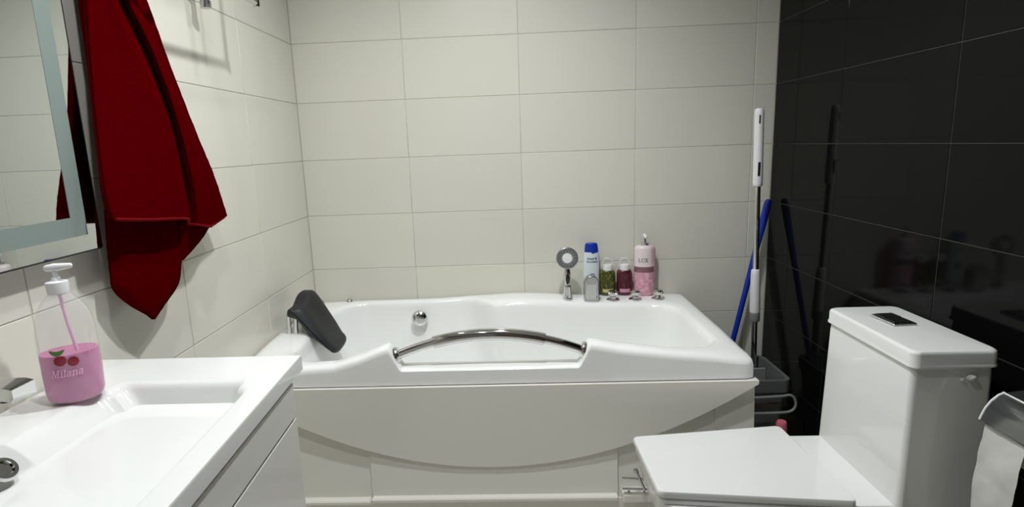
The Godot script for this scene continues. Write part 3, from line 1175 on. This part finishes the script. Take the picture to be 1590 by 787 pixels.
func towel_and_rail() -> void:
	var rail := thing("towel_rail", "chrome ladder-shaped heated towel rail on the white tiled wall", "towel rail")
	var g: Geo
	for z in [0.785, 1.29]:
		g = Geo.new()
		g.tube([Vector3(0.052, 1.735, z), Vector3(0.052, 2.32, z)], 0.0125, 18)
		var post := part(rail, "post", g, M.chrome)
		g = Geo.new()
		g.tube([Vector3(0.052, 1.718, z), Vector3(0.052, 1.738, z)], 0.015, 16)
		part(post, "end_cap", g, M.chrome_soft)
		for y in [1.765, 2.27]:
			g = Geo.new()
			g.tube([Vector3(0.0015, y, z), Vector3(0.008, y, z), Vector3(0.009, y, z), Vector3(0.05, y, z)], [0.018, 0.018, 0.008, 0.008], 16)
			part(post, "wall_bracket", g, M.chrome)
	for y in [1.86, 2.0, 2.14, 2.28]:
		g = Geo.new()
		g.tube([Vector3(0.052, y, 0.785), Vector3(0.052, y, 1.29)], 0.010, 16)
		part(rail, "rung", g, M.chrome)
	g = Geo.new()
	g.tube([Vector3(0.172, 1.742, 0.712), Vector3(0.172, 1.742, 1.30)], 0.0085, 14)
	part(rail, "outer_bar", g, M.chrome)
	for z in [0.712, 1.30]:
		g = Geo.new()
		g.tube(curve([Vector3(0.172, 1.735, z), Vector3(0.172, 1.80, z), Vector3(0.168, 1.98, z), Vector3(0.13, 2.0, lerpf(z, 1.0, 0.15)), Vector3(0.06, 2.0, lerpf(z, 1.04, 0.26))], 4), 0.0085, 14)
		g.box(Vector3(0.172, 1.745, z - 0.001), Vector3(0.022, 0.030, 0.016), 0.003)
		part(rail, "riser", g, M.chrome)

	var rng := RandomNumberGenerator.new()
	rng.seed = 21
	var t := thing("bath_towel", "dark red terry towel hanging in folds from the chrome rail", "towel")
	var top_front := []
	for k in TOWEL_FRONT.size():
		var u := float(k) / (TOWEL_FRONT.size() - 1)
		top_front.append(Vector3(0.072 + 0.003 * sin(k * 2.1), 2.005, lerpf(1.262, 1.15, u)))
	g = Geo.new()
	g.sheet(cloth_rows(TOWEL_FRONT, 70, 64, rng, top_front), Vector3(0.007, 0, 0))
	var front := part(t, "front_fold", g, M.terry, "", 70)
	# woven hem along the lower edge of the front fold
	var rows := cloth_rows(TOWEL_FRONT, 70, 64, rng, top_front)
	var edge := []
	for c in range(8, 63):
		edge.append(rows[70][c] + Vector3(-0.003, 0.001, 0))
	g = Geo.new()
	g.tube(edge, 0.0042, 8)
	part(front, "hem", g, M.hem)
	var top_low := []
	for k in TOWEL_LOWER.size():
		var u := float(k) / (TOWEL_LOWER.size() - 1)
		top_low.append(Vector3(0.036, 2.0, lerpf(1.262, 1.16, u)))
	g = Geo.new()
	g.sheet(cloth_rows(TOWEL_LOWER, 60, 40, rng, top_low), Vector3(0.007, 0, 0))
	part(t, "back_fold", g, M.terry, "", 70)
	g = Geo.new()
	g.sheet(cloth_rows(TOWEL_FLAP, 16, 14, rng, []), Vector3(0.006, 0, 0))
	part(t, "inner_fold", g, M.terry, "", 70)
	# the turn over the rung
	g = Geo.new()
	var over := []
	for k in 9:
		var a := PI * k / 8.0
		var row := []
		for c in 13:
			var u := c / 12.0
			row.append(Vector3(0.0525 + cos(a) * 0.0205, 2.0 + sin(a) * 0.021, lerpf(1.265, 1.147, u)))
		over.append(row)
	g.sheet(over, Vector3(0, 0.006, 0))
	part(t, "top_fold", g, M.terry, "", 70)


func mirror() -> void:
	var o := thing("wall_mirror", "rectangular mirror with a frosted border band above the washbasin", "mirror")
	var y0 := 1.102
	var y1 := 1.90
	var z0 := 1.327
	var z1 := 2.13
	var g := Geo.new()
	g.box(Vector3(0.0165, (y0 + y1) / 2, (z0 + z1) / 2), Vector3(0.025, y1 - y0 - 0.12, z1 - z0 - 0.12), 0.001)
	part(o, "backing_box", g, M.dark_metal)
	g = Geo.new()
	g.box(Vector3(0.0315, (y0 + y1) / 2, (z0 + z1) / 2), Vector3(0.005, y1 - y0, z1 - z0), 0.0008)
	part(o, "mirror_glass", g, M.mirror, "", 20)
	var i0 := 0.034
	var i1 := 0.074
	for s in [[y0 + i0, y0 + i1, z0 + i0, z1 - i0], [y1 - i1, y1 - i0, z0 + i0, z1 - i0], [y0 + i1, y1 - i1, z0 + i0, z0 + i1], [y0 + i1, y1 - i1, z1 - i1, z1 - i0]]:
		g = Geo.new()
		g.box(Vector3(0.0343, (s[0] + s[1]) / 2, (s[2] + s[3]) / 2), Vector3(0.0006, s[1] - s[0], s[3] - s[2]), 0.0001)
		part(o, "frosted_band", g, M.frost, "grey-green frosted strip")
	g = Geo.new()
	g.box(Vector3(0.0315, y0 - 0.0012, (z0 + z1) / 2), Vector3(0.006, 0.0024, z1 - z0), 0.0004)
	g.box(Vector3(0.0315, (y0 + y1) / 2, z0 - 0.0012), Vector3(0.006, y1 - y0, 0.0024), 0.0004)
	part(o, "edge_strip", g, M.dark_metal)


# ---------------------------------------------------------------- bottles on the tub
func banded_image(h: int, w: int, paint: Callable) -> ImageTexture:
	var im := Image.create(w, h, false, Image.FORMAT_RGB8)
	for y in h:
		for x in w:
			im.set_pixel(x, y, paint.call(float(x) / w, 1.0 - float(y) / h))
	return ImageTexture.create_from_image(im)

func printed(tex: Texture2D, rough := 0.3) -> StandardMaterial3D:
	var m := mat(Color.WHITE, rough)
	m.albedo_texture = tex
	# the mesh's v runs from the foot (0) to the top (1)
	m.uv1_scale = Vector3(1, -1, 1)
	m.uv1_offset = Vector3(0, 1, 0)
	return m

func deck_bottles() -> void:
	# shampoo with a slanted blue cap
	var o := thing("shampoo_bottle", "tall white shampoo bottle with a slanted blue cap on the bathtub rim", "bottle", Vector3(1.281, rim_height(1.281, 0.043) + 0.001, 0.043))
	var g := Geo.new()
	var oval := Vector2(1.0, 0.60)
	g.lathe([[0.030, 0.0], [0.034, 0.004], [0.0355, 0.02], [0.0355, 0.12], [0.034, 0.17], [0.031, 0.196], [0.0, 0.196]], Vector3.ZERO, 36, Basis(), oval)
	part(o, "body", g, mat(Color(0.86, 0.89, 0.91), 0.25))
	g = Geo.new()
	var rings := []
	for l in [[0.0312, -1.0], [0.0318, 0.0], [0.0290, 0.030], [0.0270, 0.042], [0.0225, 0.046]]:
		var ring := PackedVector3Array()
		for k in 36:
			var a := TAU * k / 36
			var p := Vector3(sin(a) * l[0], 0, -cos(a) * l[0] * 0.60)
			var slant := 0.188 + 0.36 * p.x
			p.y = slant - 0.003 if l[1] < 0.0 else lerpf(slant, 0.236, l[1] / 0.046)
			ring.append(p)
		rings.append(ring)
	g.loft(rings)
	part(o, "cap", g, M.blue_plastic, "blue slanted cap")
	var rad := Vector2(0.0345, 0.0207)
	put(o, "lettering", bent_text("head &", 0.0105, true, false, rad, Vector3(0.001, 0.168, 0), 0.0), M.print_blue)
	put(o, "lettering", bent_text("shoulders", 0.0085, true, false, rad, Vector3(0.001, 0.154, 0), 0.0), M.print_blue)
	g = Geo.new()
	g.lathe([[0.0, 0.0], [0.015, 0.0], [0.015, 0.0015], [0.0, 0.0015]], Vector3(0.0, 0.088, 0.0205), 24, Basis(Vector3.RIGHT, PI / 2), Vector2(1, 0.9))
	part(o, "label_mark", g, mat(Color(0.42, 0.47, 0.52), 0.4))

	# two small shower gels with hanging loops
	var rng := RandomNumberGenerator.new()
	var n := FastNoiseLite.new()
	n.noise_type = FastNoiseLite.TYPE_CELLULAR
	n.frequency = 0.09
	n.seed = 3
	var kinds := [
		["shower_gel_bottle", "small green patterned shower gel bottle with a white cap and loop", 1.353, [Color(0.27, 0.28, 0.09), Color(0.58, 0.55, 0.20), Color(0.14, 0.14, 0.07)], Color(0.80, 0.78, 0.55)],
		["shower_gel_bottle", "small dark red and purple shower gel bottle with a white cap and loop", 1.428, [Color(0.30, 0.08, 0.15), Color(0.52, 0.20, 0.20), Color(0.14, 0.10, 0.22)], Color(0.82, 0.60, 0.68)]]
	for k in kinds:
		var c: Array = k[3]
		var mark: Color = k[4]
		var tex := banded_image(128, 256, func(u: float, v: float) -> Color:
			var a := n.get_noise_2d(u * 190.0 + 40.0 * k[2], v * 80.0)
			var b := n.get_noise_2d(u * 420.0, v * 170.0 + 90.0 * k[2])
			var col: Color = c[0]
			if a > -0.45:
				col = col.lerp(c[1], 0.75)
			if b < -0.78:
				col = c[2]
			if v < 0.26 and v > 0.12 and absf(u - 0.5) < 0.12 and b > -0.72:
				col = mark
			if v < 0.06:
				col = c[0]
			return col)
		o = thing(k[0], k[1], "bottle", Vector3(k[2], rim_height(k[2], 0.043) + 0.001, 0.043), "small shower gels on the bathtub rim")
		g = Geo.new()
		g.lathe([[0.028, 0.0], [0.032, 0.003], [0.0335, 0.012], [0.0335, 0.100], [0.031, 0.109], [0.024, 0.115], [0.0, 0.116]], Vector3.ZERO, 36, Basis(), Vector2(1, 0.75))
		part(o, "body", g, printed(tex))
		g = Geo.new()
		g.lathe([[0.022, 0.113], [0.0225, 0.114], [0.0225, 0.134], [0.0205, 0.138], [0.0, 0.139]], Vector3.ZERO, 28)
		part(o, "cap", g, M.white_plastic)
		g = Geo.new()
		var loop := []
		for s in 25:
			var a := PI * s / 24.0
			loop.append(Vector3(cos(a) * 0.026, 0.128 + sin(a) * 0.040, 0.004))
		g.tube(loop, 0.0028, 10)
		var tr := mat(Color(0.92, 0.92, 0.92, 0.55), 0.2)
		tr.transparency = BaseMaterial3D.TRANSPARENCY_ALPHA
		part(o, "hanging_loop", g, tr, "translucent loop")

	# large pump bottle
	o = thing("body_lotion_bottle", "large pale pink pump bottle with a mauve label band on the bathtub rim", "bottle", Vector3(1.516, rim_height(1.516, 0.052) + 0.001, 0.052))
	var ptex := banded_image(256, 256, func(u: float, v: float) -> Color:
		var col := Color(0.90, 0.84, 0.85)
		var s := n.get_noise_2d(u * 150.0, v * 130.0)
		if v < 0.47:
			col = Color(0.84, 0.60, 0.68)
			if s > -0.5:
				col = Color(0.90, 0.72, 0.78)
		elif v < 0.585:
			col = Color(0.52, 0.37, 0.40) if u > 0.36 else Color(0.84, 0.62, 0.69)
		elif u < 0.42 and s > -0.7:
			col = Color(0.88, 0.73, 0.77)
		return col)
	g = Geo.new()
	var prof := [[0.040, 0.0], [0.044, 0.003]]
	for k in 12:
		prof.append([0.0460, 0.012 + 0.196 * k / 11.0])
	prof.append_array([[0.044, 0.216], [0.036, 0.222], [0.020, 0.225], [0.0, 0.225]])
	g.lathe(prof, Vector3.ZERO, 40, Basis(), Vector2(1, 0.72))
	part(o, "body", g, printed(ptex))
	put(o, "lettering", bent_text("LUX", 0.0165, false, true, Vector2(0.046, 0.0331), Vector3(0, 0.160, 0), -0.32), M.print_dark, "dark LUX lettering")
	g = Geo.new()
	g.lathe([[0.0165, 0.2245], [0.017, 0.232], [0.012, 0.236], [0.005, 0.238], [0.005, 0.262], [0.0, 0.262]], Vector3.ZERO, 24)
	part(o, "collar", g, M.chrome_soft)
	g = Geo.new()
	g.tube([Vector3(-0.002, 0.266, -0.008), Vector3(-0.002, 0.267, -0.004), Vector3(-0.003, 0.268, 0.012), Vector3(-0.004, 0.264, 0.036), Vector3(-0.004, 0.262, 0.038)], [0.003, 0.008, 0.009, 0.006, 0.002], 14)
	part(o, "pump_head", g, M.white_plastic)


# ---------------------------------------------------------------- cleaning corner
func cleaning_corner() -> void:
	var o := thing("mop_bucket", "grey plastic mop bucket with a bail handle between the bathtub and the black wall", "bucket", Vector3(1.868, 0.0, 0.30))
	var rings := []
	for l in [[0.002, 0.20, 0.205], [0.008, 0.21, 0.215], [0.20, 0.235, 0.238], [0.295, 0.25, 0.25], [0.300, 0.268, 0.262], [0.346, 0.270, 0.264], [0.350, 0.266, 0.260], [0.350, 0.246, 0.240], [0.345, 0.240, 0.234], [0.20, 0.222, 0.222], [0.03, 0.20, 0.20]]:
		rings.append(rrect(0, 0, l[1], l[2], 0.03, l[0], 5))
	var g := Geo.new()
	g.loft(rings)
	part(o, "bucket_body", g, M.bucket, "", 40)
	g = Geo.new()
	g.box(Vector3(-0.01, 0.285, -0.05), Vector3(0.19, 0.012, 0.11), 0.003)
	g.box(Vector3(-0.01, 0.315, 0.006), Vector3(0.19, 0.07, 0.008), 0.002)
	part(o, "wringer_tray", g, M.grey_plastic)
	g = Geo.new()
	g.tube(curve([Vector3(-0.138, 0.29, 0.128), Vector3(-0.05, 0.284, 0.139), Vector3(0.08, 0.288, 0.140), Vector3(0.122, 0.292, 0.139), Vector3(0.140, 0.278, 0.141), Vector3(0.145, 0.25, 0.142), Vector3(0.130, 0.228, 0.142), Vector3(0.09, 0.221, 0.142), Vector3(-0.02, 0.219, 0.142), Vector3(-0.12, 0.219, 0.142)], 5), 0.0055, 10)
	part(o, "bail_handle", g, M.grey_plastic)

	# flat mop standing in the bucket
	var m := thing("flat_mop", "upright flat mop with a white grip and chrome pole standing in the bucket", "mop")
	var foot := Vector3(1.955, 0.06, 0.205)
	var head := Vector3(1.924, 1.393, 0.195)
	var at := func(y: float) -> Vector3: return foot.lerp(head, (y - foot.y) / (head.y - foot.y))
	g = Geo.new()
	var ys := [1.084, 1.088, 1.10, 1.25, 1.37, 1.387, 1.393]
	var line := []
	for y in ys:
		line.append(at.call(y))
	g.tube(line, [0.0125, 0.0175, 0.019, 0.0185, 0.0185, 0.017, 0.012], 20)
	var grip := part(m, "grip", g, M.white_plastic, "white plastic grip")
	g = Geo.new()
	g.box(at.call(1.35) + Vector3(-0.004, 0, 0.0178), Vector3(0.006, 0.034, 0.004), 0.0018)
	part(grip, "hanging_slot", g, M.dark_metal)
	g = Geo.new()
	g.box(at.call(1.155) + Vector3(-0.003, 0, 0.0182), Vector3(0.010, 0.056, 0.004), 0.0018)
	part(grip, "button", g, M.dark_metal)
	g = Geo.new()
	g.tube([at.call(0.30), at.call(0.7), at.call(1.09)], 0.0115, 18)
	part(m, "pole", g, M.chrome)
	g = Geo.new()
	g.tube([at.call(0.555), at.call(0.56), at.call(0.72), at.call(0.738), at.call(0.742)], [0.019, 0.021, 0.0185, 0.0165, 0.012], 20)
	part(m, "lower_sleeve", g, M.white_plastic, "white plastic sleeve")
	g = Geo.new()
	g.tube([at.call(0.515), at.call(0.52), at.call(0.55), at.call(0.557)], [0.016, 0.020, 0.021, 0.018], 20)
	part(m, "connector", g, M.grey_plastic)
	g = Geo.new()
	g.tube([at.call(0.10), at.call(0.31)], 0.010, 14)
	g.tube([at.call(0.31), at.call(0.52)], 0.0105, 14)
	part(m, "lower_rod", g, M.chrome_soft)
	g = Geo.new()
	g.box(Vector3(1.935, 0.055, 0.225), Vector3(0.07, 0.03, 0.13), 0.006)
	part(m, "mop_head", g, M.grey_plastic)

	# blue broom leaning in the corner
	var b := thing("broom_stick", "blue plastic broom handle leaning into the corner beside the mop", "broom")
	g = Geo.new()
	var top := Vector3(2.040, 1.010, 0.060)
	var low := Vector3(1.842, 0.052, 0.075)
	var dir := (low - top).normalized()
	g.tube([top - dir * 0.006, top, top + dir * 0.02, top + dir * 0.10, top + dir * 0.22, top + dir * 0.5, low - dir * 0.07], [0.007, 0.013, 0.016, 0.0155, 0.0125, 0.0115, 0.0115], 18)
	part(b, "handle", g, M.blue_plastic)
	g = Geo.new()
	g.box(Vector3(1.848, 0.085, 0.078), Vector3(0.13, 0.04, 0.035), 0.006)
	part(b, "brush_block", g, M.blue_plastic)
	g = Geo.new()
	for k in 12:
		for j in 3:
			var p := Vector3(1.792 + 0.0102 * k, 0.066, 0.068 + 0.010 * j)
			g.tube([p, p + Vector3((k - 5.5) * 0.001, -0.064, (j - 1) * 0.004)], [0.0045, 0.0035], 6)
	var bristles := part(b, "bristles", g, M.grey_plastic)
	bristles.set_meta("kind", "stuff")

	# pink-capped cleaner on the floor behind the toilet
	var c := thing("cleaner_bottle", "small bottle with a pink cap standing on the floor beside the bucket", "bottle", Vector3(1.940, 0.0, 0.490))
	g = Geo.new()
	g.lathe([[0.024, 0.001], [0.027, 0.006], [0.027, 0.145], [0.023, 0.160], [0.014, 0.170], [0.012, 0.178], [0.0, 0.178]], Vector3.ZERO, 24)
	part(c, "body", g, M.white_plastic)
	g = Geo.new()
	g.lathe([[0.019, 0.173], [0.021, 0.176], [0.020, 0.203], [0.016, 0.211], [0.0, 0.212]], Vector3.ZERO, 20)
	part(c, "cap", g, M.pink_plastic, "pink cap")


# ---------------------------------------------------------------- toilet paper
func paper_holder() -> void:
	var o := thing("paper_holder", "chrome toilet paper holder with a folded cover on the black wall", "paper holder")
	var za := 1.355
	var zb := 1.475
	var cover := [Vector2(1.925, 0.672), Vector2(1.928, 0.682), Vector2(1.934, 0.698), Vector2(1.944, 0.714), Vector2(1.958, 0.727), Vector2(1.97, 0.732), Vector2(2.02, 0.738), Vector2(2.06, 0.741)]
	var g := Geo.new()
	var rows := []
	for p in cover:
		rows.append([Vector3(p.x, p.y, za), Vector3(p.x, p.y, zb)])
	g.sheet(rows, Vector3(-0.0016, 0.0012, 0))
	var cv := part(o, "cover", g, mat(Color(0.52, 0.53, 0.54), 0.16, 0.9), "curved chrome cover", 35)
	g = Geo.new()
	var edge := []
	for p in cover.slice(0, 6):
		edge.append(Vector3(p.x, p.y, za))
	g.tube(edge, 0.0024, 8)
	g.tube([Vector3(1.966, 0.7325, za), Vector3(1.966, 0.7325, zb)], 0.0022, 8)
	part(cv, "rolled_edge", g, M.white_plastic)
	g = Geo.new()
	g.box(Vector3(2.066, 0.72, (za + zb) / 2), Vector3(0.012, 0.06, 0.11), 0.003)
	part(o, "back_plate", g, M.chrome)
	g = Geo.new()
	g.tube(curve([Vector3(2.062, 0.70, zb - 0.004), Vector3(2.03, 0.68, zb + 0.004), Vector3(1.99, 0.655, zb + 0.004), Vector3(1.988, 0.648, zb - 0.01), Vector3(1.988, 0.647, za + 0.01)], 4), 0.004, 10)
	part(o, "roll_bar", g, M.chrome)

	var r := thing("toilet_roll", "white toilet paper roll with a loose sheet hanging from the holder", "toilet paper")
	g = Geo.new()
	var axis := Basis(Vector3.RIGHT, PI / 2)
	g.lathe([[0.021, 0.0], [0.054, 0.0], [0.054, 0.1], [0.021, 0.1], [0.021, 0.0]], Vector3(1.988, 0.647, za + 0.008), 40, axis)
	part(r, "roll", g, M.paper, "", 40)
	g = Geo.new()
	rows = []
	var rng := RandomNumberGenerator.new()
	rng.seed = 8
	var n := FastNoiseLite.new()
	n.seed = 2
	n.frequency = 9.0
	for k in 36:
		var u := k / 35.0
		var y := lerpf(0.665, 0.36, u)
		var row := []
		for c in 13:
			var w := c / 12.0
			var narrow := 0.5 + (w - 0.5) * (1.0 - 0.30 * smoothstep(0.15, 1.0, u))
			var z := lerpf(za + 0.006, za + 0.104, narrow) - 0.012 * u
			var x := 1.934 - 0.010 * sin(u * 3.0) + 0.004 * n.get_noise_2d(w * 0.12, u * 0.35) + 0.004 * smoothstep(0.05, 0.3, u) * sin(w * 6.0 + u * 4.0) * w
			row.append(Vector3(x, y, z))
		rows.append(row)
	g.sheet(rows, Vector3(0.0008, 0, 0))
	part(r, "hanging_sheet", g, M.paper, "", 70)
